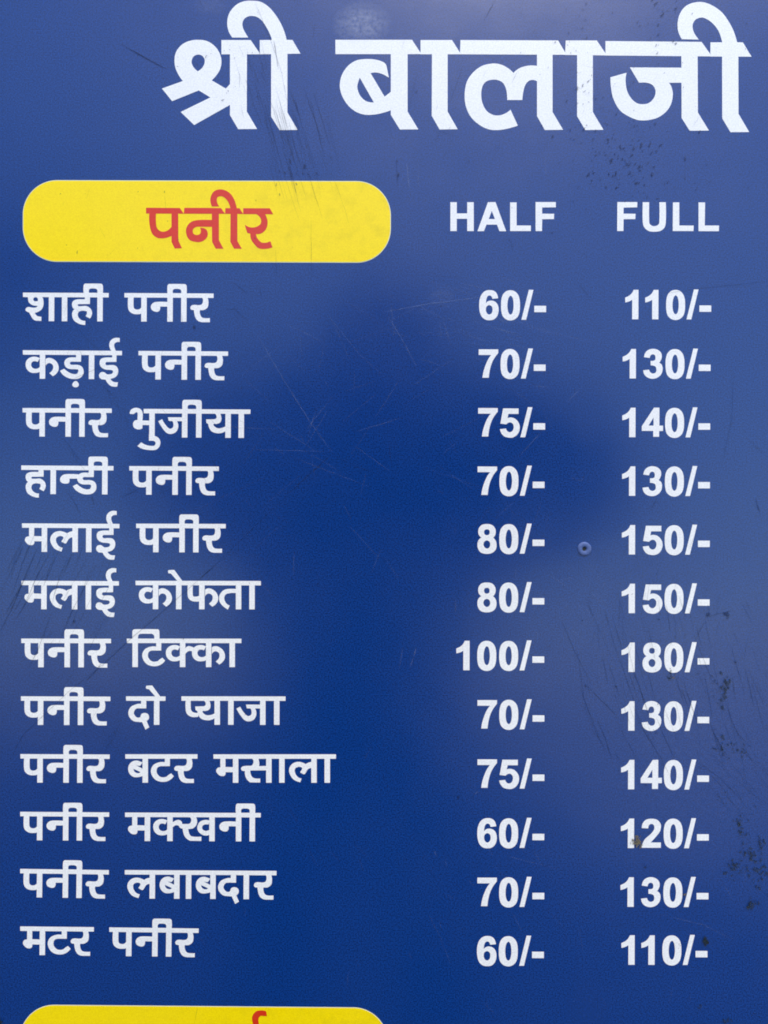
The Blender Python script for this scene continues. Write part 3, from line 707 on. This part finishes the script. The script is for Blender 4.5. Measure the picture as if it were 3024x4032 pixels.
# unseen pale concrete added to lighten the reflection's right side, a kerb step high
bm = bmesh.new()
pts = [(0.9, -3.4), (1.8, -2.6), (9.0, -2.6), (40.0, -12.0), (40.0, -60.0), (3.0, -60.0), (1.6, -9.0)]
lo = [bm.verts.new((x, y, 0.0)) for x, y in pts]; hi = [bm.verts.new((x, y, 0.12)) for x, y in pts]
bm.faces.new(hi[::-1])
for k in range(len(pts)):
    j = (k + 1) % len(pts); bm.faces.new((lo[k], hi[k], hi[j], lo[j]))
bmesh.ops.recalc_face_normals(bm, faces=bm.faces)
me = bpy.data.meshes.new('added_pavement'); bm.to_mesh(me); bm.free()
o = obj('added_pavement', me, M_CONC); o['kind'] = 'structure'

# ------------------------------------------------------------------ photographer holding the phone
def skin(name, nodes, edges, m, parent=None, root_i=0, sub=2):
    me = bpy.data.meshes.new(name + '_rig')
    me.from_pydata([n[0] for n in nodes], edges, [])
    o = bpy.data.objects.new(name + '_rig', me); C.objects.link(o)
    md = o.modifiers.new('skin', 'SKIN'); md.use_smooth_shade = True
    ss = o.modifiers.new('sub', 'SUBSURF'); ss.levels = sub; ss.render_levels = sub
    sv = me.skin_vertices[0].data
    for i, n in enumerate(nodes):
        r_ = n[1]
        sv[i].radius = (r_, r_) if not isinstance(r_, tuple) else r_
        sv[i].use_root = (i == root_i)
    dg = bpy.context.evaluated_depsgraph_get()
    ev = o.evaluated_get(dg)
    out = bpy.data.meshes.new_from_object(ev, depsgraph=dg)
    out.name = name
    bpy.data.objects.remove(o)
    out.materials.clear()
    for p in out.polygons: p.use_smooth = True
    return obj(name, out, m, parent)

def plain(name, col, rough, spec=0.5):
    m, t, b = mat(name)
    g = node(t, 'ShaderNodeTexNoise', Scale=60.0, Detail=4.0)
    tc = t.nodes.new('ShaderNodeTexCoord'); t.links.new(tc.outputs['Object'], g.inputs['Vector'])
    t.links.new(mixc(t, ramp(t, g.outputs['Fac'], 0.3, 0.7), tuple(c * .82 for c in col) + (1,), tuple(col) + (1,)), b.inputs['Base Color'])
    b.inputs['Roughness'].default_value = rough; b.inputs['Specular IOR Level'].default_value = spec
    return m
M_SKIN = plain('skin', (0.22, 0.115, 0.07), 0.5)
M_SHIRT = plain('navy_cotton', (0.018, 0.022, 0.035), 0.9, 0.2)
M_JEANS = plain('dark_denim', (0.02, 0.026, 0.045), 0.9, 0.2)
M_HAIR = plain('black_hair', (0.010, 0.009, 0.009), 0.5)
M_SHOE = plain('black_leather', (0.02, 0.018, 0.016), 0.45)
M_PHONE = plain('black_glass', (0.008, 0.008, 0.009), 0.12)
M_EYE = plain('eye_white', (0.75, 0.73, 0.70), 0.2)

man = bpy.data.objects.new('person', None); C.objects.link(man)
man['label'] = 'photographer in dark clothes bending in with a phone, reflected as a dark blur'
man['category'] = 'person'
PH = BM.copy(); PH.translation = CAMP
CXO = 0.005
MO = PH @ Vector((CXO, 0, 0.5)); MO.z = 0.0
man.location = MO
def ph(x, y, z):                             # phone frame (x right, y up, z away from the board) -> person-local
    return tuple(PH @ Vector((x, y, z)) - MO)
def wd_(x, back, z):                         # x from the body axis, metres behind the lens, world height -> person-local
    return (x, CAMP.y - back - MO.y, z)
HD = (CXO, .215, .20)                        # head centre
SH = (CXO, .135, .27)
nodes = [(wd_(-.07, .60, .93), .13), (wd_(-.06, .50, 1.04), .118), (wd_(-.02, .38, 1.16), .14), (ph(*SH), .085), (ph(CXO, .165, .235), .055),
         (ph(CXO, .18, .21), .068), (ph(*HD), .088), (ph(CXO, .265, .212), .078), (ph(CXO, .295, .22), .055)]
edges = [(i, i + 1) for i in range(8)]
def add(p, r_, fr):
    nodes.append((p, r_)); edges.append((fr, len(nodes) - 1)); return len(nodes) - 1
add(ph(CXO, .19, .105), .013, 6)             # nose
ARM = []
for s in (-1, 1):
    add(ph(CXO + s * .085, .215, .21), .014, 6)   # ear
    shp, uap, elp = (CXO + s * .19, .14, .25), (CXO + s * .265, .09, .19), (CXO + s * .30, .035, .125)
    sh = add(ph(*shp), .058, 3)
    ua = add(ph(*uap), .046, sh)
    el = add(ph(*elp), .040, ua)
    # hands close on the two long edges of the phone
    w1 = (-0.02 + s * 0.085, -0.10, 0.045)
    fap = tuple(0.5 * (a + b) for a, b in zip(w1, elp))
    ARM.append((shp, uap, elp, fap))
    fa = add(ph(*fap), .036, el)
    wr = add(ph(*w1), .026, fa)
    pm = add(ph(-0.02 + s * 0.062, -0.075, 0.03), .030, wr)
    for k, (dy, ln) in enumerate(((-0.022, .8), (-0.004, .95), (0.014, 1.0), (0.032, .9))):
        a = add(ph(-0.02 + s * 0.055, -0.085 + dy * 1.2, 0.012), .0095, pm)
        b1 = add(ph(-0.02 + s * (0.052 - 0.008 * ln), -0.085 + dy * 1.25, -0.004), .0085, a)
        add(ph(-0.02 + s * (0.050 - 0.022 * ln), -0.085 + dy * 1.3, -0.006), .0072, b1)
    th = add(ph(-0.02 + s * 0.048, -0.060, 0.032), .0125, pm)
    add(ph(-0.02 + s * 0.022, -0.055, 0.026), .0095, th)
    hp = add(wd_(-.07 + s * .09, .60, .83), .095, 0)
    kn = add(wd_(-.05 + s * .13, .52, .48), .058, hp)
    an = add(wd_(-.05 + s * .15, .60, .10), .038, kn)
    add(wd_(-.05 + s * .16, .47, .035), .032, an)
skin('body', nodes, edges, M_SKIN, man)
# clothing shells
nodes2 = [(wd_(-.06, .60, .86), .235), (wd_(-.05, .48, 1.02), .235), (wd_(-.02, .36, 1.14), .225), (ph(*SH), .112), (ph(CXO, .152, .248), .076)]
edges2 = [(0, 1), (1, 2), (2, 3), (3, 4)]
for shp, uap, elp, fap in ARM:
    k = len(nodes2)
    nodes2 += [(ph(*shp), .088), (ph(*uap), .080), (ph(*elp), .070), (ph(*fap), .054)]
    edges2 += [(3, k), (k, k + 1), (k + 1, k + 2), (k + 2, k + 3)]
skin('shirt', nodes2, edges2, M_SHIRT, man)
nodes3 = [(wd_(-.07, .605, .90), .150)]
edges3 = []
for s in (-1, 1):
    k = len(nodes3)
    nodes3 += [(wd_(-.07 + s * .09, .60, .80), .120), (wd_(-.05 + s * .13, .522, .48), .082), (wd_(-.05 + s * .15, .60, .11), .070)]
    edges3 += [(0, k), (k, k + 1), (k + 1, k + 2)]
skin('trousers', nodes3, edges3, M_JEANS, man)
for s in (-1, 1):
    bm = bmesh.new()
    bmesh.ops.create_uvsphere(bm, u_segments=20, v_segments=12, radius=1)
    cx_, cy_, _z = wd_(-.05 + s * .16, .51, 0)
    for v in bm.verts:
        x, y, z_ = v.co
        z_ = max(z_, -0.45)
        v.co = (cx_ + x * .047, cy_ + y * .135, .035 + z_ * .062 + (0.02 * max(0, -y)))
    me = bpy.data.meshes.new('shoe'); bm.to_mesh(me); bm.free()
    for p in me.polygons: p.use_smooth = True
    obj('shoe', me, M_SHOE, man)
    bm = bmesh.new(); bmesh.ops.create_uvsphere(bm, u_segments=12, v_segments=8, radius=0.012, matrix=Matrix.Translation(ph(CXO + s * .031, .225, .128)))
    me = bpy.data.meshes.new('eye'); bm.to_mesh(me); bm.free(); obj('eye', me, M_EYE, man)
bm = bmesh.new()
bmesh.ops.create_uvsphere(bm, u_segments=32, v_segments=20, radius=1)
random.seed(3)
hc = Vector(ph(CXO, .245, .222))
for v in bm.verts:
    x, y, z_ = v.co
    k = 1 + random.uniform(-.03, .03)
    lim = -0.35 + 0.75 * max(0, y)
    v.co = (hc.x + x * .098 * k, hc.y + y * .108 * k, hc.z + max(z_, lim) * .088 * k)
me = bpy.data.meshes.new('hair'); bm.to_mesh(me); bm.free()
for p in me.polygons: p.use_smooth = True
obj('hair', me, M_HAIR, man)

phone = bpy.data.objects.new('phone', None); C.objects.link(phone); phone.matrix_world = PH
phone['label'] = 'black phone held up in both hands to take the picture'; phone['category'] = 'phone'
bm = bmesh.new(); box(bm, -0.0575, 0.0175, -0.140, 0.020, 0.004, 0.012)
me = bpy.data.meshes.new('phone_body'); bm.to_mesh(me); bm.free()
pb = obj('phone_body', me, M_PHONE, phone); bv = pb.modifiers.new('b', 'BEVEL'); bv.width = 0.003; bv.segments = 3

# ------------------------------------------------------------------ unseen trunk and leaves, added to darken the reflection's top left
M_BARK = plain('bark', (0.10, 0.075, 0.05), 0.9, 0.2)
M_LEAF = plain('leaves', (0.045, 0.085, 0.022), 0.6, 0.3)
added_tree = bpy.data.objects.new('added_tree', None); C.objects.link(added_tree); added_tree.location = (-5.3, -6.8, 0)
added_tree['label'] = 'unseen trunk and crown added to darken the top left corner of the reflection'; added_tree['category'] = 'added_tree'
random.seed(8)
tn = [((0, 0, -0.1), .24), ((.05, .02, 1.6), .20), ((.0, .1, 3.2), .17), ((.15, .0, 4.6), .13)]
te = [(0, 1), (1, 2), (2, 3)]
tips = []
for k in range(7):
    a = k * 0.9 + random.uniform(-.2, .2); f = 2 if k < 3 else 3
    p0 = Vector(tn[f][0]); d = Vector((math.cos(a), math.sin(a), random.uniform(.7, 1.3)))
    p1 = p0 + d * 0.9; p2 = p1 + Vector((d.x, d.y, d.z * .7)) * 0.9
    tn.append((tuple(p1), .07)); te.append((f, len(tn) - 1)); tn.append((tuple(p2), .035)); te.append((len(tn) - 2, len(tn) - 1)); tips += [p1, p2]
skin('trunk', tn, te, M_BARK, added_tree, sub=1)
vs, fs = [], []
for tpt in tips:
    for _ in range(4):
        c = tpt + Vector((random.gauss(0, .45), random.gauss(0, .45), random.gauss(.25, .4)))
        for _ in range(150):
            p = c + Vector([random.gauss(0, .26) for _ in range(3)])
            u = Vector([random.gauss(0, 1) for _ in range(3)]).normalized(); v_ = u.orthogonal().normalized()
            k = len(vs); l = random.uniform(.07, .13)
            vs += [tuple(p - u * l), tuple(p + v_ * l * .35), tuple(p + u * l), tuple(p - v_ * l * .35)]; fs.append((k, k+1, k+2, k+3))
me = bpy.data.meshes.new('crown'); me.from_pydata(vs, [], fs); me.update()
o = obj('crown', me, M_LEAF, added_tree)
